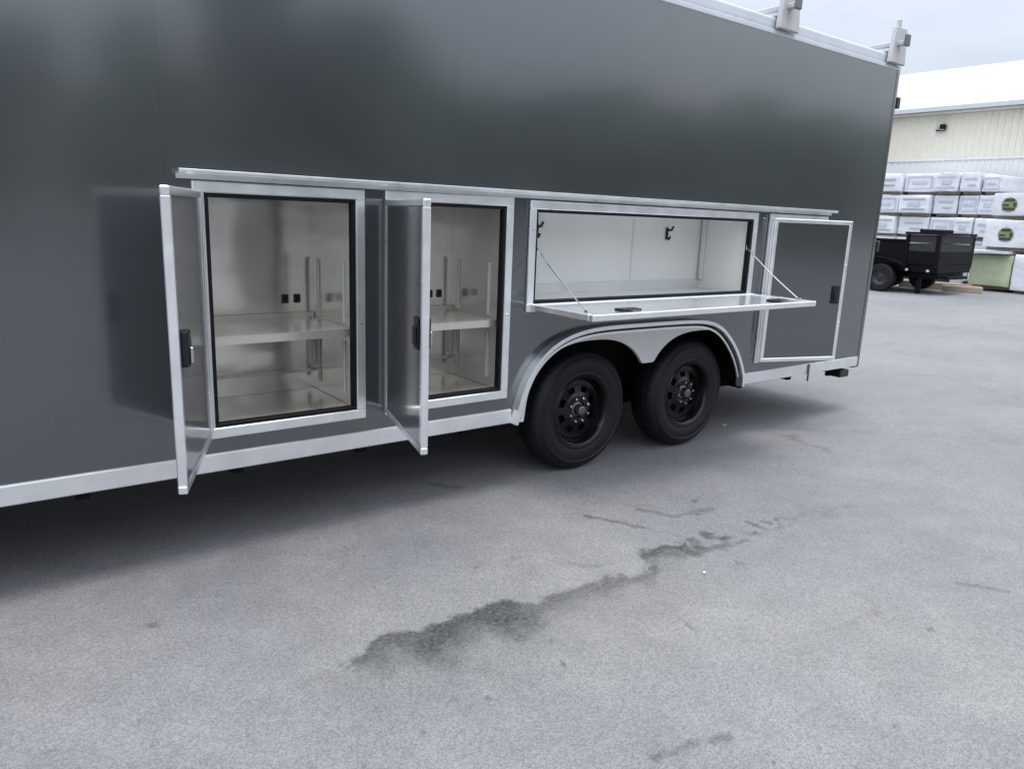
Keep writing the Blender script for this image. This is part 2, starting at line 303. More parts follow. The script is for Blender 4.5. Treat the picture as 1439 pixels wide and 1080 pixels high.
# ------------------------------------------------------------------ the warehouse (its long wall faces the trailer's tail)
WX = 30.0
def warehouse():
    org = (WX, 5, 0)
    t = empty('warehouse', org); tag(t, 'long metal warehouse with ribbed cream wall and white roof beyond the stacked packs', 'warehouse')
    def ribbed(z0, z1, wdt=0.9, n=4):
        bm = B(); prof = []
        for k in range(n):
            a = k * wdt / n; s = wdt / n
            prof += [(a, 0), (a + s * .55, 0), (a + s * .68, -.035), (a + s * .88, -.035)]
        prof.append((wdt, 0))
        lo = [bm.verts.new((x, y, z0)) for y, x in prof]; hi = [bm.verts.new((x, y, z1)) for y, x in prof]
        for k in range(len(prof) - 1): bm.faces.new((lo[k], hi[k], hi[k + 1], lo[k + 1]))
        me = bpy.data.meshes.new('wall_panel'); bm.to_mesh(me); bm.free(); return me
    up_, lo_ = ribbed(4.30, 5.86), ribbed(0.02, 4.24); up_.materials.append(MATS['beige_metal']); lo_.materials.append(MATS['pale_metal'])
    for k in range(46):
        for me in (up_, lo_):
            o = bpy.data.objects.new('wall_panel', me); COL.objects.link(o); o.parent = t; o.location = (0, -16 + k * .9, 0)
    y0, y1 = -11, 30.4
    obj('girt_trim', box(WX - .06, WX + .01, y0, y1, 4.225, 4.315, .004), 'pale_metal', t, org)
    obj('wall', box(WX + .02, WX + 24, y0, y1, 0, 5.85), 'pale_metal', t, org)
    rf = B()                                               # low gable roof with standing seams
    def slab(xa, za, xb, zb):
        q = [rf.verts.new(p) for p in ((xa, y0 - .3, za), (xb, y0 - .3, zb), (xb, y1 + .3, zb), (xa, y1 + .3, za))]
        f = rf.faces.new(q); e = bmesh.ops.extrude_face_region(rf, geom=[f]); bmesh.ops.translate(rf, verts=[v for v in e['geom'] if isinstance(v, bmesh.types.BMVert)], vec=(0, 0, .08))
    slab(WX - .35, 6.03, WX + 12, 9.68); slab(WX + 12, 9.68, WX + 24.35, 6.03)
    bmesh.ops.recalc_face_normals(rf, faces=rf.faces)
    ro = obj('roof', rf, 'white_roof', t, org)
    sm = B(); h = math.hypot(12.35, 3.65)
    bx(sm, 0, h, -.03, .03, 0, .014)
    bmesh.ops.rotate(sm, verts=sm.verts, cent=(0, 0, 0), matrix=Matrix.Rotation(-math.atan2(3.65, 12.35), 3, 'Y'))
    me = bpy.data.meshes.new('roof_seam'); sm.to_mesh(me); sm.free(); me.materials.append(MATS['white_roof'])
    for k in range(52):
        o = bpy.data.objects.new('roof_seam', me); COL.objects.link(o); o.parent = ro; o.location = (-.35, y0 - 5 - .2 + k * .8, 6.11)
    g = B(); bx(g, WX - .47, WX - .36, y0 - .3, y1 + .3, 5.94, 6.10, .01); obj('gutter', g, 'white_trim', t, org)
    obj('eave_trim', box(WX - .35, WX - .005, y0 - .2, y1 + .2, 5.865, 5.93, .004), 'eave_metal', t, org)
    for s in (y0, y1):                                     # gable ends
        b2 = B(); q = [b2.verts.new(p) for p in ((WX + .05, s, 5.8), (WX + 12, s, 9.6), (WX + 23.9, s, 5.8))]; b2.faces.new(q)
        bmesh.ops.solidify(b2, geom=b2.faces[:], thickness=.05); obj('gable_wall', b2, 'beige_metal', t, org)
    l = B(); bx(l, WX - .16, WX - .036, 10.20, 10.50, 5.28, 5.32, .006); lo = obj('wall_lamp', l, 'gasket', t, org)
    l = B(); bx(l, WX - .26, WX - .06, 10.17, 10.33, 5.321, 5.50, .02, 2); obj('lamp_housing', l, 'gasket', lo, org)
    l = B(); bx(l, WX - .25, WX - .165, 10.18, 10.32, 5.305, 5.3195, .003); obj('lamp_lens', l, 'lamp_glass', lo, org)
warehouse()

# ------------------------------------------------------------------ the enclosed trailer
T0 = (2.0, 1.28, 0.0)
X0, X1, YD = -3.2, 6.56, 2.56                               # front, tail, far side
ZB, ZS, ZT = 0.42, 0.505, 2.92                              # bottom of rail, bottom of skin, top of skin
TR = empty('cargo_trailer', T0)
tag(TR, 'long charcoal grey enclosed cargo trailer with open side cabinets and silver trim', 'trailer')
def tp(name, bm, mt, parent=None, smooth=False): return obj(name, bm, mt, parent or TR, T0, smooth)

OUT = [(2.60, .42), (2.615, .50), (2.645, .60), (2.70, .715), (2.77, .80), (2.87, .875), (2.99, .925), (3.13, .955), (3.31, .967), (3.60, .967), (4.01, .965), (4.28, .955), (4.44, .91), (4.57, .82), (4.69, .69), (4.76, .57), (4.785, .50), (4.79, .42)]
def arch_z(x):
    if x <= OUT[0][0] or x >= OUT[-1][0]: return ZS
    for (a, b), (c, d) in zip(OUT, OUT[1:]):
        if a <= x <= c: return max(ZS, b + (d - b) * (x - a) / (c - a))
CAB = {1: (0.917, 1.607, .632, 1.664), 2: (1.822, 2.512, .632, 1.668), 3: (2.732, 4.755, 1.130, 1.660), 4: (5.005, 5.680, .632, 1.660)}
SEAMS = [X0, -2.10, -.68, .762, 2.175, 3.70, 5.13, X1 - .05]
def skin(xa, xb):
    xs = {xa, xb}
    for c in CAB.values(): xs |= {v for v in c[:2] if xa < v < xb}
    xs |= {p[0] for p in OUT if xa < p[0] < xb}
    xs = sorted(xs); bm = B(); cache = {}
    def V(x, z):
        k = (round(x, 4), round(z, 4))
        if k not in cache: cache[k] = bm.verts.new((x, 0, z))
        return cache[k]
    for a, b in zip(xs, xs[1:]):
        mid = (a + b) / 2; holes = [c for c in CAB.values() if c[0] < mid < c[1]]
        za, zb = arch_z(a + 1e-6), arch_z(b - 1e-6); lo = (za, zb)
        ivs = []
        if holes: ivs = [(lo, (holes[0][2],) * 2), ((holes[0][3],) * 2, (ZT, ZT))]
        else: ivs = [(lo, (ZT, ZT))]
        for (l0, l1), (h0, h1) in ivs: bm.faces.new((V(a, l0), V(b, l1), V(b, h1), V(a, h0)))
    bmesh.ops.recalc_face_normals(bm, faces=bm.faces)
    if bm.faces[:][0].normal.y > 0: bmesh.ops.reverse_faces(bm, faces=bm.faces)
    r = bmesh.ops.extrude_face_region(bm, geom=bm.faces[:])
    bmesh.ops.translate(bm, verts=[v for v in r['geom'] if isinstance(v, bmesh.types.BMVert)], vec=(0, .006, 0))
    bmesh.ops.recalc_face_normals(bm, faces=bm.faces)
    return bm
for a, b in zip(SEAMS, SEAMS[1:]): tp('side_panel', skin(a + .0003, b - .0003), 'charcoal_paint')
for s in SEAMS[1:-1]:
    zlo = 1.70 if 2.5 < s < 4.8 or 5 < s < 5.7 or 1.8 < s < 2.6 else ZS
    tp('seam_strip', box(s - .02, s + .02, .0075, .010, zlo, ZT), 'charcoal_paint')
tp('corner_post', box(X1 - .048, X1, -.004, .06, ZS - .08, ZT, .008, 2), 'charcoal_paint')
tp('far_wall', box(X0, X1, YD - .03, YD, ZS, ZT), 'charcoal_paint')
tp('front_wall', box(X0 - .02, X0, 0, YD, ZS, ZT), 'charcoal_paint')
rd = tp('ramp_door', box(X1 + .002, X1 + .05, .03, YD - .03, .50, ZT - .06, .01), 'charcoal_paint')
for z in (1.5, 2.69):
    tp('door_hinge', box(X1 + .004, X1 + .058, -.012, .045, z - .06, z + .03, .006), 'black_plastic', rd)
fb_ = B(); bx(fb_, X0, 2.555, .02, YD - .02, ZB + .03, ZS - .002); bx(fb_, 4.845, X1, .02, YD - .02, ZB + .03, ZS - .002); bx(fb_, 2.556, 4.844, .431, YD - .431, ZB + .03, ZS - .002)
tp('floor', fb_, 'underbody')
tp('roof', box(X0, X1, .055, YD - .055, ZT + .06, ZT + .10, .02, 2), 'roof_skin')
rt = B()                                                    # cove trim along the roof edge
bx(rt, X0, X1, -.006, .05, ZT + .001, ZT + .035, .006, 2); bx(rt, X0, X1, .012, .10, ZT + .036, ZT + .115, .02, 3)
tp('roof_trim', rt, 'white_trim')
tp('bottom_rail', box(X0, 2.605, -.012, .03, ZB, ZS + .001, .006, 2), 'aluminium')
tp('bottom_rail', box(4.80, X1 - .05, -.012, .03, ZB, ZS + .001, .006, 2), 'aluminium')
tp('bottom_rail', box(X0, X1 - .05, YD - .03, YD + .012, ZB, ZS - .001, .006, 2), 'aluminium')
st_ = B(); bx(st_, X0, X1, .002, .006, 0, .001); st_.free()
# frame, axles and the rear bumper
fr = B()
for y in (.45, YD - .55): bx(fr, X0 + .1, X1 - .1, y, y + .06, .27, ZB + .028, .005)
for k in range(15):
    q = X0 + .3 + k * .65; e = .44 if 2.4 < q < 4.9 else .06
    bx(fr, q, q + .05, e, YD - e, .37, ZB + .027)
tp('chassis', fr, 'underbody')
tp('bumper', box(X1 - .06, X1 + .045, .02, YD - .02, .395, .47, .01), 'black_plastic')
jk = B(); bx(jk, 6.24, 6.38, -.018, .07, .335, .40, .012, 2); tube(jk, [(6.31, .03, .36), (6.31, .16, .33)], .018)
tp('stabiliser_foot', jk, 'black_plastic')
tp('drip_strap', box(5.715, 5.727, -.024, -.014, .36, .505), 'dull_steel')
tg = B()
for s in (-.75, .75): tube(tg, [(X0 + .2, 1.28 + s, .42), (X0 - 1.2, 1.28, .42)], .05, 8)
bx(tg, X0 - 1.45, X0 - 1.1, 1.22, 1.34, .38, .50, .02); tp('tow_tongue', tg, 'underbody')

# wheel wells and fender
for y0, y1 in ((.012, .42), (YD - .42, YD - .04)):
    ww = B(); bx(ww, 2.56, 4.84, y0, y1, 1.03, 1.05); bx(ww, 2.56, 2.58, y0, y1, .45, 1.03); bx(ww, 4.82, 4.84, y0, y1, .45, 1.03)
    yy = y1 if y0 < 1 else y0; bx(ww, 2.56, 4.84, yy - .01, yy + .01, .45, 1.03)
    tp('wheel_well', ww, 'underbody')
def band(prof, w0, w1, y0, y1):
    """a strip of given width inside an outline in the xz plane, with depth"""
    bm = B(); n = len(prof); P = [Vector((x, 0, z)) for x, z in prof]; nr = []
    for i in range(n):
        d = (P[min(i + 1, n - 1)] - P[max(i - 1, 0)]).normalized(); nr.append(Vector((d.z, 0, -d.x)))
    rows = []
    for i in range(n):
        a, b = P[i] + nr[i] * w0, P[i] + nr[i] * w1
        rows.append([bm.verts.new((a.x, y0, a.z)), bm.verts.new((b.x, y0, b.z)), bm.verts.new((b.x, y1, b.z)), bm.verts.new((a.x, y1, a.z))])
    for q, s in zip(rows, rows[1:]):
        for k in range(4): bm.faces.new((q[k], q[(k + 1) % 4], s[(k + 1) % 4], s[k]))
    bm.faces.new(rows[0]); bm.faces.new(rows[-1]); bmesh.ops.recalc_face_normals(bm, faces=bm.faces)
    return bm
def smooth_prof(p, it=2):
    for _ in range(it):
        q = [p[0]]
        for a, b in zip(p, p[1:]): q += [(.75 * a[0] + .25 * b[0], .75 * a[1] + .25 * b[1]), (.25 * a[0] + .75 * b[0], .25 * a[1] + .75 * b[1])]
        p = q + [p[-1]]
    return p
PR = smooth_prof(OUT)
WHX = (3.225, 4.268); AR = .492; AZ = .395
fp = B()                                                    # fender plate: outline minus the two wheel arches
def in_z(x):
    z = [AZ + .485 * max(0, 1 - (abs(x - c) / .527) ** 2.5) ** .4 for c in (3.222, 4.255)]
    return max(max(z), ZB)
def out_z(x):
    for (a, b), (c, d) in zip(PR, PR[1:]):
        if a <= x <= c and c > a: return b + (d - b) * (x - a) / (c - a)
    return ZB
xs = np.concatenate([np.linspace(2.6, 2.74, 12), np.linspace(2.745, 4.70, 140), np.linspace(4.71, 4.79, 12)])
prev = None
for x in xs:
    lo = in_z(x)
    if abs(x - 3.735) < .10: lo = max(lo, .69)
    hi = max(out_z(x) - .012, lo + .001)
    c = (fp.verts.new((x, -.022, min(lo, hi - .0005))), fp.verts.new((x, -.022, hi)))
    if prev: fp.faces.new((prev[0], c[0], c[1], prev[1]))
    prev = c
r = bmesh.ops.extrude_face_region(fp, geom=fp.faces[:])
bmesh.ops.translate(fp, verts=[v for v in r['geom'] if isinstance(v, bmesh.types.BMVert)], vec=(0, .022, 0))
bmesh.ops.recalc_face_normals(fp, faces=fp.faces)
fd = tp('fender', fp, 'aluminium_sheet')
tp('fender_trim', band(PR, -.002, .022, -.060, -.001), 'aluminium', fd, 40)
tp('fender_groove', band(PR[6:-8], .024, .040, -.0255, -.0235), 'gasket', fd, 40)
tp('fender_bead', band(PR[4:-6], .042, .056, -.036, -.0235), 'aluminium', fd, 40)

# wheels
def make_wheel():
    org = (WHX[0], .035, .403)
    wh = empty('wheel', Vector(org) - Vector(T0)); wh.parent = TR
    pf = [(.205, .060), (.214, .030), (.222, .016), (.240, .007), (.255, .010), (.262, .006), (.300, .000), (.326, .002), (.332, -.004), (.340, -.003), (.345, .004), (.362, .012), (.376, .024), (.386, .040), (.392, .052), (.3935, .080), (.3935, .086), (.384, .088), (.384, .096), (.394, .098), (.394, .136), (.384, .138), (.384, .146), (.394, .148), (.3935, .180), (.388, .200), (.370, .222), (.330, .235), (.262, .232), (.22, .22), (.205, .18)]
    def lug(j, k, r_): return r_ - .008 if j in (13, 14, 15, 24, 25) and k % 3 == 0 else r_
    obj('tyre', lathe(B(), pf, 120, fn=lug), 'rubber', wh, smooth=35)
    obj('rim', lathe(B(), [(.232, .012), (.226, .006), (.218, .010), (.212, .022), (.204, .034), (.200, .060), (.190, .075), (.186, .16), (.20, .225)], 64), 'rim_black', wh, smooth=50)
    ds = B(); rad = [.055, .085, .098, .112, .150, .168, .190]; dep = [.052, .052, .060, .066, .074, .080, .078]; ns = 64; vg = {}
    for i, r_ in enumerate(rad):
        for k in range(ns): vg[i, k] = ds.verts.new((r_ * math.cos(2 * math.pi * k / ns), dep[i], r_ * math.sin(2 * math.pi * k / ns)))
    for i in range(len(rad) - 1):
        for k in range(ns):
            if i == 3 and k % 8 in (2, 3, 4, 5): continue
            ds.faces.new((vg[i, k], vg[i, (k + 1) % ns], vg[i + 1, (k + 1) % ns], vg[i + 1, k]))
    bmesh.ops.recalc_face_normals(ds, faces=ds.faces)
    bmesh.ops.solidify(ds, geom=ds.faces[:], thickness=.006)
    obj('spoke_disc', ds, 'rim_black', wh, smooth=35)
    obj('brake_drum', lathe(B(), [(.001, .115), (.16, .115), (.165, .125), (.165, .2)], 32), 'underbody', wh, smooth=40)
    obj('hub_cap', lathe(B(), [(.001, .004), (.022, .005), (.030, .010), (.033, .020), (.036, .052), (.050, .055), (.054, .06)], 32), 'dull_steel', wh, smooth=40)
    nb = lathe(B(), [(.001, .026), (.007, .027), (.0105, .032), (.0115, .051), (.0145, .056)], 6)
    me = bpy.data.meshes.new('lug_nut'); nb.to_mesh(me); nb.free(); me.materials.append(MATS['chrome'])
    for k in range(8):
        o = bpy.data.objects.new('lug_nut', me); COL.objects.link(o); o.parent = wh; t = 2 * math.pi * (k + .5) / 8
        o.location = (.078 * math.cos(t), 0, .078 * math.sin(t))
    return wh
WH = make_wheel(); WH.scale = (1.022, 1, 1.022); scan_kids(WH)
w2 = copy_tree(WH, TR); w2.location.x += WHX[1] - WHX[0]; w2.rotation_euler.y = R(17)
for x in WHX:
    w3 = copy_tree(WH, TR); w3.rotation_euler = (0, 0, math.pi); w3.location = (x - T0[0], YD - .035 - T0[1], .403)
for x in WHX:
    ax = B(); tube(ax, [(x, .12, .36), (x, YD - .12, .36)], .045, 12); tp('axle', ax, 'underbody')

# the long drip ledge over the cabinets
dl = B(); bx(dl, .807, 5.787, -.062, -.001, 1.741, 1.748, .001); bx(dl, .807, 5.787, -.006, -.001, 1.722, 1.7405); bx(dl, .807, 5.787, -.064, -.056, 1.7485, 1.760, .001)
tp('drip_ledge', dl, 'aluminium')

# cabinets: frame on the skin, rubber seal, lined box, shelf and fittings
def cabinet(k, depth=.55):
    x0, x1, z0, z1 = CAB[k]; f = .052
    cf = tp('cabinet_frame', frame_ring(B(), x0 - f, x1 + f, z0 - f, z1 + f, f - .004, -.020, -.0005, .004), 'aluminium')
    tp('rubber_seal', frame_ring(B(), x0 - .003, x1 + .003, z0 - .003, z1 + .003, .017, -.012, .030, .004), 'gasket', cf)
    for (px, pz) in ((x0 - .026, z0 + .42), (x1 + .026, z0 + .44)): tp('rivet', lathe_at(px, -.021, pz), 'chrome', cf)
    i, o_ = .008, .020; e = .012
    ln = B()
    bx(ln, x0 - o_, x1 + o_, depth, depth + i, z0 - e - i, z1 + e + i)
    bx(ln, x0 - o_, x0 - e, .031, depth - .001, z0 - e, z1 + e); bx(ln, x1 + e, x1 + o_, .031, depth - .001, z0 - e, z1 + e)
    bx(ln, x0 - o_, x1 + o_, .031, depth - .001, z1 + e + .001, z1 + e + i); bx(ln, x0 - o_, x1 + o_, .031, depth - .001, z0 - e - i, z0 - e - .001)
    li = tp('liner', ln, 'white_liner' if k == 3 else 'cabinet_sheet')
    return x0, x1, z0, z1, depth, li
def lathe_at(x, y, z, r=.006):
    bm = lathe(B(), [(.0005, -.003), (r * .7, -.0025), (r, 0), (r, .002)], 10); bmesh.ops.translate(bm, verts=bm.verts, vec=(x, y, z)); return bm
for k in (1, 2, 4):
    x0, x1, z0, z1, d, li = cabinet(k)
    sh = B(); bx(sh, x0 - .008, x1 + .008, .045, d - .012, 1.030, 1.036); bx(sh, x0 - .008, x1 + .008, .045, .051, .996, 1.0295); bx(sh, x0 - .008, x1 + .008, d - .018, d - .012, 1.0365, 1.062)
    tp('shelf', sh, 'shelf_white', li)
    tp('cabinet_floor', box(x0 - .008, x1 + .008, .034, d - .004, z0 - .0115, z0 - .006), 'shelf_white', li)
    tp('back_ledge', box(x0 - .008, x1 + .008, d - .03, d - .002, z0 + .10, z0 + .115), 'shelf_white', li)
    tp('corner_trim', box(x1 - .014, x1 + .010, d - .026, d - .002, z0 + .13, .985), 'aluminium_sheet', li)
    for y in (.135, .46):
        for xs_ in ((x1 + .002, x1 + .0115), (x0 - .0115, x0 - .002)):
            tp('shelf_standard', box(xs_[0], xs_[1], y, y + .016, z0 + .05, z0 + .345 - .02, .002), 'white_trim', li)
            tp('shelf_standard', box(xs_[0], xs_[1], y, y + .016, 1.05, 1.355, .002), 'white_trim', li)
    for q in (.165, .098):
        xo = x1 - q
        ob = tp('outlet', box(xo - .004, xo + .034, d - .012, d - .005, 1.114, 1.162, .004), 'black_plastic', li)
        tp('outlet_socket', box(xo + .009, xo + .021, d - .0145, d - .0125, 1.128, 1.148, .0008), 'gasket', ob)
    tp('outlet_plate', box(x1 - .185, x1 - .045, d - .0045, d - .0005, 1.10, 1.176, .001), 'cabinet_sheet', li)
# long cabinet over the wheels
x0, x1, z0, z1, d, li = cabinet(3, .46)
tp('kick_strip', box(x0 - .01, x1 + .01, d - .014, d - .001, z0 - .010, z0 + .06, .002), 'aluminium_sheet', li)
tp('cabinet_floor', box(x0 - .01, x1 + .01, .034, d - .016, z0 - .0105, z0 - .004), 'aluminium_sheet', li)
tp('corner_trim', box(x1 - .012, x1 + .010, d - .05, d - .0145, z0 + .062, z1, .003), 'aluminium_sheet', li)
tp('corner_trim', box(x0 - .010, x0 + .012, d - .05, d - .0145, z0 + .062, z1, .003), 'aluminium_sheet', li)
tp('panel_joint', box(4.00, 4.012, d - .0035, d - .0005, z0 + .065, z1), 'aluminium_sheet', li)
for hx in (3.11, 4.36):
    hk = B(); bx(hk, hx - .012, hx + .012, d - .012, d - .001, 1.49, 1.58, .003); tube(hk, [(hx, d - .01, 1.56), (hx, d - .05, 1.565), (hx, d - .065, 1.59)], .009); tube(hk, [(hx, d - .01, 1.51), (hx - .006, d - .035, 1.495), (hx - .012, d - .05, 1.515)], .008)
    tp('coat_hook', hk, 'black_plastic', li)
for zc in (1.64,): tp('light_strip', box(x0 + .02, x1 - .02, .06, .085, zc + .012, zc + .028, .003), 'aluminium_sheet', li)

# the doors: an aluminium rim round a sheet, paddle latch, hinge; drawn closed with the hinge at the origin
def latch_bm(flip=1):
    bm = B(); bx(bm, -.034, .034, -.010 * flip if flip > 0 else 0, 0 if flip > 0 else .010, -.062, .062, .006, 2)
    return bm
def side_door(hx, wd, z0, z1, ang, label):
    dr = empty('door', Vector((hx, -.024, 0)) - Vector(T0), -ang); dr.parent = TR
    h0, h1 = z0, z1
    obj('door_rim', frame_ring(B(), 0, wd, h0, h1, .031, -.033, 0, .004), 'aluminium', dr)
    obj('outer_sheet', box(.0315, wd - .0315, -.030, -.024, h0 + .0315, h1 - .0315), 'charcoal_paint', dr)
    obj('inner_sheet', box(.0315, wd - .0315, -.012, -.006, h0 + .0315, h1 - .0315), 'door_inner', dr)
    obj('hinge', tube(B(), [(-.004, -.004, h0 + .02), (-.004, -.004, h1 - .02)], .008, 10), 'aluminium', dr)
    zc = 1.115; lx = wd - .085
    lt = obj('latch', box(lx - .036, lx + .036, -.040, -.0305, zc - .070, zc + .070, .006, 2), 'black_plastic', dr)
    obj('latch_paddle', box(lx - .024, lx + .024, -.050, -.0405, zc - .050, zc + .030, .006, 2), 'black_plastic', lt)
    lb = B(); bx(lb, lx - .034, lx + .034, -.0055, .022, zc - .066, zc + .066, .008, 2); bx(lb, lx - .080, lx - .0345, .002, .016, zc - .01, zc + .03, .004)
    obj('latch_case', lb, 'black_plastic', lt)
    obj('latch_bolt', box(lx - .008, lx + .010, .0225, .034, zc - .055, zc + .005, .003), 'chrome', lt)
    tag(dr, label)
    for z in (h0 + .30, h0 + .75): obj('rivet', lathe_at(wd - .016, -.0335, z), 'chrome', dr)
    return dr
side_door(.900, .725, .592, 1.676, R(112.5), 'cabinet door swung back past square showing its grey inner sheet')
side_door(1.800, .735, .592, 1.676, R(105.5), 'cabinet door swung out with its charcoal outer face showing')
side_door(4.975, .725, .592, 1.680, R(17.5), 'cabinet door standing slightly ajar beside the wheels')
# flap of the long cabinet, folded down level on its bottom hinge
fx0, fx1, fy, fz = 2.700, 4.800, -.56, 1.092
fl = B(); bx(fl, fx0, fx1, fy, fy + .036, fz, fz + .036, .004); bx(fl, fx0, fx1, -.058, -.022, fz, fz + .036, .004)
bx(fl, fx0, fx0 + .036, fy + .0365, -.0585, fz, fz + .036, .004); bx(fl, fx1 - .036, fx1, fy + .0365, -.0585, fz, fz + .036, .004)
FL = tp('flap_door', fl, 'aluminium'); tag(FL, 'long cabinet flap folded down level over the wheels')
tp('inner_sheet', box(fx0 + .0365, fx1 - .0365, fy + .037, -.059, fz + .024, fz + .030), 'flap_white', FL)
tp('outer_sheet', box(fx0 + .0365, fx1 - .0365, fy + .037, -.059, fz + .004, fz + .010), 'charcoal_paint', FL)
tp('hinge', tube(B(), [(fx0 + .02, -.014, fz + .004), (fx1 - .02, -.014, fz + .004)], .007, 8), 'aluminium', FL)
for lx in (3.07, 4.50):
    lt = tp('latch', box(lx - .075, lx + .075, fy + .075, fy + .145, fz + .0305, fz + .046, .005, 2), 'black_plastic', FL)
    tp('latch_bolt', box(lx - .03, lx + .03, fy + .04, fy + .0745, fz + .032, fz + .042, .002), 'dull_steel', lt)
for cx in (2.745, 4.742):
    a, b = Vector((cx, .012, 1.46)), Vector((cx, -.46, fz + .04)); pts = [a.lerp(b, t) - Vector((0, 0, .012 * math.sin(math.pi * t))) for t in np.linspace(0, 1, 9)]
    cb = tp('stay_cable', tube(B(), pts, .0042, 6), 'chrome', FL)
    tp('cable_lug', box(cx - .008, cx + .008, -.475, -.445, fz + .0365, fz + .050, .002), 'chrome', cb)
    tp('cable_lug', box(cx - .008, cx + .008, .008, .016, 1.445, 1.475, .002), 'chrome', cb)

# ladder racks on the roof: stout posts at the edge, a cross bar with end stops
for rx in (-1.5, 1.75, 4.79, 6.32):
    rk = tp('ladder_rack', box(rx + .045, rx + .095, -.10, YD + .10, ZT + .165, ZT + .20, .006), 'rack_paint')
    for y0, y1 in ((-.045, -.007), (YD + .007, YD + .045)):
        pb = B()
        q = [(rx - .02, ZT + .036), (rx + .22, ZT + .036), (rx + .185, ZT + .31), (rx + .015, ZT + .31)]
        lo_ = [pb.verts.new((x, y0, z)) for x, z in q]; hi_ = [pb.verts.new((x, y1, z)) for x, z in q]
        pb.faces.new(lo_[::-1]); pb.faces.new(hi_)
        for k in range(4): pb.faces.new((lo_[k], lo_[(k + 1) % 4], hi_[(k + 1) % 4], hi_[k]))
        bmesh.ops.bevel(pb, geom=pb.edges[:], offset=.006, segments=1, affect='EDGES'); bmesh.ops.recalc_face_normals(pb, faces=pb.faces)
        bx(pb, rx + .02, rx + .18, min(y0, y1) + .039 if y0 < 1 else y0 - .06, y1 + .06 if y0 < 1 else y0 - .001, ZT + .125, ZT + .14)
        bx(pb, rx + .05, rx + .09, y0 + .005, y1 - .005, ZT + .31, ZT + .37, .006)
        tp('post', pb, 'rack_paint', rk)
        ye = -.125 if y0 < 1 else YD + .101
        tp('end_stop', box(rx + .038, rx + .102, ye, ye + .024, ZT + .155, ZT + .245, .006), 'dull_steel', rk)
for lx in (-2.8,):
    tp('marker_lamp', box(lx - .03, lx + .02, -.018, -.0045, ZT - .28, ZT - .245, .005, 2), 'amber_lens' if lx < 6 else 'red_lens')

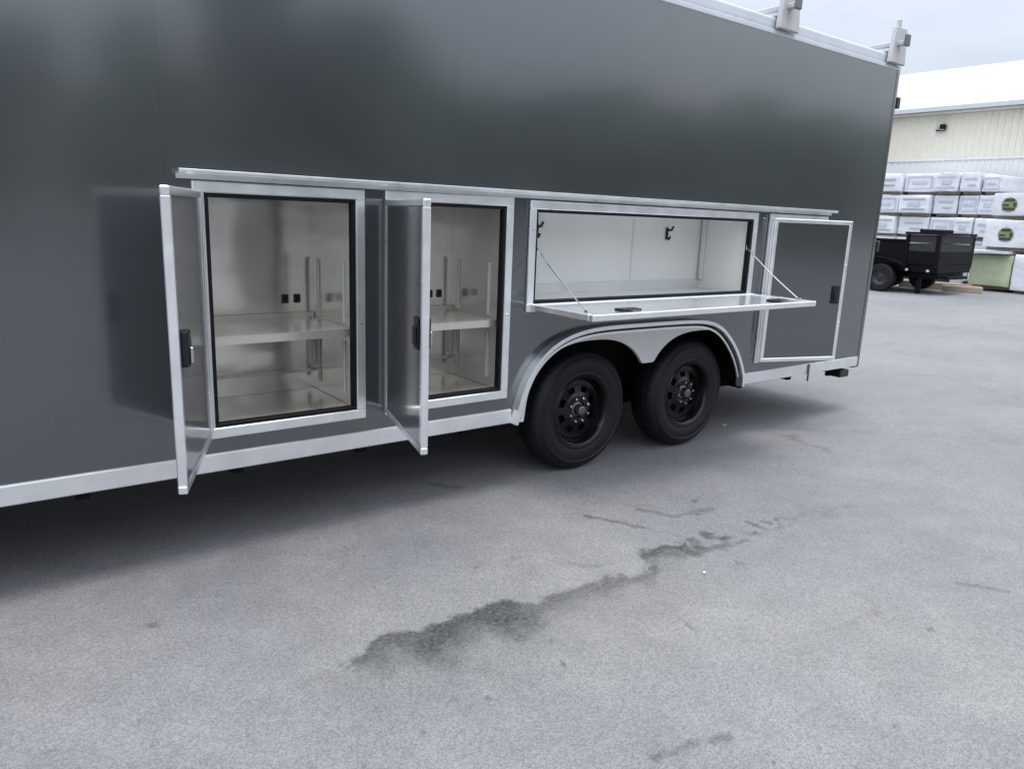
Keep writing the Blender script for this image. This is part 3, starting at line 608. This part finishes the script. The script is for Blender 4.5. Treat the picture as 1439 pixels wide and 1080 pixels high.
# ------------------------------------------------------------------ black dump trailer parked by the stacks
def dump_trailer():
    org = (21.5, 7.2, 0); t = empty('dump_trailer', org); tag(t, 'black dump trailer with ribbed sides parked before the stacked packs', 'trailer')
    P = lambda n, bm, mt, par=None, smooth=False: obj(n, bm, mt, par or t, org, smooth)
    P('bed', box(20.68, 22.6, 5.62, 10.0, .58, .80, .01), 'black_paint')
    for xs_ in ((20.62, 20.66), (22.62, 22.66)):
        s = P('bed_side', box(xs_[0], xs_[1], 5.62, 10.0, .80, 1.12, .004), 'black_paint')
    for y in (5.62, 10.0): P('bed_end', box(20.67, 22.61, y - .04 if y > 8 else y, y if y > 8 else y + .04, .81, 1.12, .004), 'black_paint')
    for z0, z1 in ((1.125, 1.325), (1.345, 1.555)):
        for xs_ in ((20.63, 20.66), (22.62, 22.65)): P('stake_board', box(xs_[0], xs_[1], 5.74, 6.42, z0, z1, .003), 'grey_panel')
        P('stake_board', box(20.72, 22.58, 5.64, 5.67, z0, z1, .003), 'grey_panel')
        P('stake_board', box(20.70, 22.58, 6.44, 6.47, z0, z1, .003), 'grey_panel')
    for y in (5.63, 6.43):
        for x in (20.60, 22.60): P('stake_post', box(x, x + .08, y, y + .09, .70, 1.56, .004), 'black_paint')
    for x in (20.57, 22.59): P('top_rail', box(x, x + .10, 5.61, 6.54, 1.562, 1.62, .006), 'black_paint')
    P('top_rail', box(20.675, 22.585, 5.60, 5.69, 1.562, 1.62, .006), 'black_paint')
    P('top_rail', box(20.58, 20.68, 6.53, 10.0, 1.36, 1.42, .006), 'black_paint')
    P('bed_side', box(20.62, 20.66, 6.53, 10.0, 1.121, 1.359, .004), 'black_paint')
    P('chassis', box(20.9, 22.4, 5.7, 11.4, .42, .575, .01), 'black_paint')
    P('tarp_roll', tube(B(), [(20.72, 6.2, 1.66), (22.5, 6.2, 1.66)], .05, 10), 'gasket')
    for yc in (6.95, 7.85):
        for xs_, fl_ in ((20.32, 1), (22.72, -1)):
            wb = lathe(B(), [(.20, .04), (.22, .0), (.34, .0), (.375, .03), (.38, .1), (.375, .18), (.33, .21), (.2, .2)], 32)
            bmesh.ops.rotate(wb, verts=wb.verts, cent=(0, 0, 0), matrix=Matrix.Rotation(-math.pi / 2 * fl_, 3, 'Z'))
            bmesh.ops.translate(wb, verts=wb.verts, vec=(xs_ if fl_ > 0 else xs_ + .21, yc, .378)); wo = P('wheel', wb, 'rubber', None, 40)
            rb = lathe(B(), [(.001, .03), (.05, .03), (.06, .05), (.12, .06), (.17, .03), (.205, .02), (.215, .04)], 24)
            bmesh.ops.rotate(rb, verts=rb.verts, cent=(0, 0, 0), matrix=Matrix.Rotation(-math.pi / 2 * fl_, 3, 'Z'))
            bmesh.ops.translate(rb, verts=rb.verts, vec=(xs_ if fl_ > 0 else xs_ + .21, yc, .378)); P('rim', rb, 'rim_grey', wo, 40)
    pr = [(7.4 + 1.02 * math.cos(a) * 1.0, .70 + .22 * math.sin(a)) for a in np.linspace(0, math.pi, 15)]
    fb = B(); rows = []
    for y, z in pr: rows.append([fb.verts.new((x, y, z + dz)) for x, dz in ((20.28, 0), (20.60, 0), (20.60, .02), (20.28, .02))])
    for q, s in zip(rows, rows[1:]):
        for k in range(4): fb.faces.new((q[k], q[(k + 1) % 4], s[(k + 1) % 4], s[k]))
    bmesh.ops.recalc_face_normals(fb, faces=fb.faces); P('fender', fb, 'black_paint', None, 40)
    for y in (5.8, 6.35): P('side_lamp', box(20.59, 20.61, y, y + .07, .60, .66, .004), 'white_trim')
    P('leg', box(20.85, 20.95, 6.1, 6.2, .0, .42), 'black_paint'); P('rear_step', box(21.0, 22.2, 5.48, 5.61, .42, .50, .01), 'black_paint')
dump_trailer()

# ------------------------------------------------------------------ wrapped packs of lumber
def pack(name, org, sz, mt, label, cat, group=None, prints=(), logo=None, bearers=True):
    """org = middle of the front face's foot; sz = depth (x), width (y), height"""
    dx, wy, hz = sz; t = empty(name, org); tag(t, label, cat, group)
    bm = B(); bx(bm, 0, dx, -wy / 2, wy / 2, .09, hz, .03, 2)
    bmesh.ops.subdivide_edges(bm, edges=[e for e in bm.edges if e.calc_length() > .3], cuts=3, use_grid_fill=True)
    for v in bm.verts: v.co += Vector((random.uniform(-.008, .008), random.uniform(-.012, .012), random.uniform(-.006, .006)))
    wr = obj('wrap', bm, mt, t, smooth=50)
    if bearers:
        for x in (.25, dx / 2, dx - .3): obj('bearer', box(x, x + .09, -wy / 2 + .02, wy / 2 - .02, .0, .085, .006), 'timber', t)
    for (a, b, c, d, pm) in prints:
        obj('print', box(-.019, -.0145, a * wy - wy / 2, b * wy - wy / 2, .09 + c * (hz - .09), .09 + d * (hz - .09)), pm, t)
    if logo:
        ly, lz, r_ = logo; lb = lathe(B(), [(.0005, 0), (r_, 0), (r_, .005), (.0005, .005)], 28)
        bmesh.ops.rotate(lb, verts=lb.verts, cent=(0, 0, 0), matrix=Matrix.Rotation(-math.pi / 2, 3, 'Z')); bmesh.ops.translate(lb, verts=lb.verts, vec=(-.020, ly, lz))
        lo = obj('logo', lb, 'logo_green', t)
        for a, b, z0, z1 in ((-.62, .62, .45, .80), (-.78, .78, -.80, -.42), (-.9, -.5, -.3, .3), (.05, .8, -.22, .05)):
            obj('logo_mark', box(-.027, -.0215, ly + a * r_, ly + b * r_, lz + z0 * r_, lz + z1 * r_, .001), 'logo_dark', lo)
    return t
ybr = [(6.93, 7.47), (7.52, 8.10), (8.15, 8.90), (8.96, 9.98), (10.03, 11.0)]
zl = [0.0, .72, 1.44, 2.16, 2.88]
frame_p = [(.08, .92, .80, .86), (.08, .92, .14, .20), (.08, .14, .22, .78), (.86, .92, .22, .78)]
for j, z in enumerate(zl):
    for i, (a, b) in enumerate(ybr):
        if j == 4 and i == 0: hgt = .60
        else: hgt = .69
        pm = random.choice(('wrap_print', 'wrap_print_pale', 'wrap_print_pale'))
        kind = (i + j) % 3
        if kind == 0: pr = [(.12, .88, .74, .82, pm), (.12, .88, .18, .26, pm), (.30, .70, .38, .60, 'wrap_print_pale')]
        elif kind == 1: pr = [tuple(p) + (pm,) for p in frame_p] + [(.25, .75, .42, .56, 'wrap_print_pale')]
        else: pr = [(.18, .80, .62, .72, pm), (.18, .60, .30, .40, pm)]
        pack('lumber_pack', (27 + random.uniform(-.12, .12), (a + b) / 2, z), (2.6, b - a, hgt), 'wrap', 'white lumber pack in ' + ('bottom', 'second', 'middle', 'fourth', 'top')[j] + ' layer by the warehouse, ' + ('next to', 'second from', 'third from', 'fourth from', 'fifth from')[i] + ' the logo packs', 'lumber pack', 'lumber packs stacked in five layers by the warehouse', pr)
pack('lumber_pack', (24.5, 5.16, 2.08), (2.2, 1.80, .72), 'wrap', 'white pack with round green logo, topmost of its stack', 'lumber pack', 'packs with a green logo', [(.1, .45, .86, .92, 'wrap_print_pale')], logo=(.47, .40, .20))
pack('lumber_pack', (24.5, 5.16, 1.19), (2.2, 2.02, .86), 'wrap', 'white pack with round green logo, stacked over the pale green bale', 'lumber pack', 'packs with a green logo', [(.1, .45, .88, .93, 'wrap_print_pale')], logo=(.43, .45, .20))
pack('wrapped_bale', (24.5, 5.84, 0.06), (2.0, 1.10, 1.0), 'green_wrap', 'pale green wrapped bale on timber bearers under the logo packs', 'bale')
pack('lumber_pack', (24.45, 4.55, 0.0), (2.0, 1.36, 1.10), 'wrap', 'plain white wrapped pack standing beside the pale green bale', 'lumber pack', None, [(.1, .5, .80, .86, 'wrap_print_pale')])
bp = B(); bx(bp, 24.2, 25.9, 5.35, 6.78, 1.09, 1.165, .008)
tag(obj('timber_sheet', bp, 'white_trim'), 'white sheet of boards lying over the pale green bale', 'board')
wb = B(); bx(wb, 24.1, 24.4, 6.48, 6.74, .0, 1.06, .01)
tag(obj('white_post', wb, 'white_trim'), 'short white post standing at the end of the pale green bale', 'post')
for k, (x, y, ln, rz, mt, lab) in enumerate([(23.2, 6.9, 1.6, .2, 'timber', 'weathered timber beam lying on the asphalt behind the dump trailer'), (23.6, 6.2, 1.1, -.1, 'red_timber', 'red painted beam lying on the asphalt behind the dump trailer'), (23.0, 5.9, 1.0, .35, 'timber', 'short timber beam beside the red beam on the asphalt')]):
    o = obj('timber_beam', box(-.09, .09, -ln / 2, ln / 2, 0, .17 if k else .2, .012), mt); o.location = (x, y, 0); o.rotation_euler.z = rz; tag(o, lab, 'beam')

# ------------------------------------------------------------------ scraps on the asphalt
for (x, y, s, lab) in ((2.74, -1.39, .012, 'tiny white scrap of paper on the asphalt beside the dark stain'), (5.02, .25, .03, 'small white scrap on the asphalt beside the rear wheel')):
    b = B(); bx(b, -s, s, -s * .5, s * .5, .0, .004, .0015)
    for v in b.verts: v.co.z += .004 * (v.co.x / s) ** 2
    o = obj('paper_scrap', b, 'scrap'); o.location = (x, y, .001); o.rotation_euler.z = .5; tag(o, lab, 'scrap')

# ------------------------------------------------------------------ trees across the lot: the trailer's side mirrors them
def tree_mesh(h, rad, seed, mt):
    g = np.random.default_rng(seed)
    tr = B(); tube(tr, [(0, 0, 0), (.1, .05, h * .25), (-.05, .1, h * .5), (.1, 0, h * .8)], [h * .028, h * .02, h * .014, h * .005], 8)
    for k in range(7):
        a = k * 2.4; z = h * (.3 + .06 * k); rr = rad * .75
        tube(tr, [(0, 0, z), (rr * .5 * math.cos(a), rr * .5 * math.sin(a), z + h * .06), (rr * math.cos(a), rr * math.sin(a), z + h * .14)], [h * .010, h * .006, h * .002], 5)
    lobes = []
    for k in range(24):
        a = g.uniform(0, 6.28); q = g.uniform(.1, .9) * rad; z = g.uniform(.13, .92) * h
        q *= 1.25 - z / h * .8; lobes.append((q * math.cos(a), q * math.sin(a), z, g.uniform(.3, .55) * rad))
    n = 4600; lb = np.array(lobes)[g.integers(0, len(lobes), n)]
    d = g.normal(size=(n, 3)); d /= np.linalg.norm(d, axis=1)[:, None]; c = lb[:, :3] + d * (lb[:, 3] * g.uniform(.55, 1.08, n))[:, None]
    u = g.normal(size=(n, 3)); u /= np.linalg.norm(u, axis=1)[:, None]; v = np.cross(u, g.normal(size=(n, 3))); v /= np.linalg.norm(v, axis=1)[:, None]
    s = g.uniform(.18, .42, n)[:, None] * h / 11
    co = np.stack([c - u * s, c + v * s * .55, c + u * s, c - v * s * .55], 1).reshape(-1, 3)
    me = bpy.data.meshes.new('crown'); me.from_pydata(co.tolist(), [], [(4 * i, 4 * i + 1, 4 * i + 2, 4 * i + 3) for i in range(n)]); me.materials.append(MATS[mt])
    tm = bpy.data.meshes.new('trunk'); tr.to_mesh(tm); tr.free(); tm.materials.append(MATS['bark'])
    return tm, me
PROT = [tree_mesh(11, 4.2, 3, 'leaf_dark'), tree_mesh(9, 3.6, 5, 'leaf_mid'), tree_mesh(12.5, 3.4, 8, 'leaf_dark')]
TREES = [(-16, -38, 1.0, 1), (-9.5, -42, 1.15, 0), (-3.5, -38, .92, 1), (2.5, -41, .95, 0), (8.0, -36, 1.08, 1), (14.0, -38, 1.28, 2), (19.5, -37, 1.2, 0), (25, -46, 1.0, 0), (31, -44, 1.15, 1), (37, -47, 1.05, 0), (43.5, -48, 1.0, 2), (50, -46, 1.3, 1), (57, -48, 1.2, 0), (64, -46, 1.45, 1), (71, -48, 1.15, 2), (79, -46, 1.35, 0), (88, -46, 1.5, 1), (98, -47, 1.4, 0), (-24, -40, 1.1, 2), (-33, -42, 1.1, 0)]
TREES += [(24 + 6.5 * k + random.uniform(-2, 2), -56 + random.uniform(-3, 3), random.uniform(.95, 1.15) + .03 * k, k % 3) for k in range(12)]
for i, (x, y, s, k) in enumerate(TREES):
    t = empty('leafy_tree', (x, y, 0), i * 1.3); t.scale = (s, s, s)
    tag(t, 'leafy green tree at the far side of the lot, mirrored in the trailer side', 'tree', 'trees mirrored in the trailer side')
    for nm, me in zip(('trunk', 'crown'), PROT[k]):
        o = bpy.data.objects.new(nm, me); COL.objects.link(o); o.parent = t
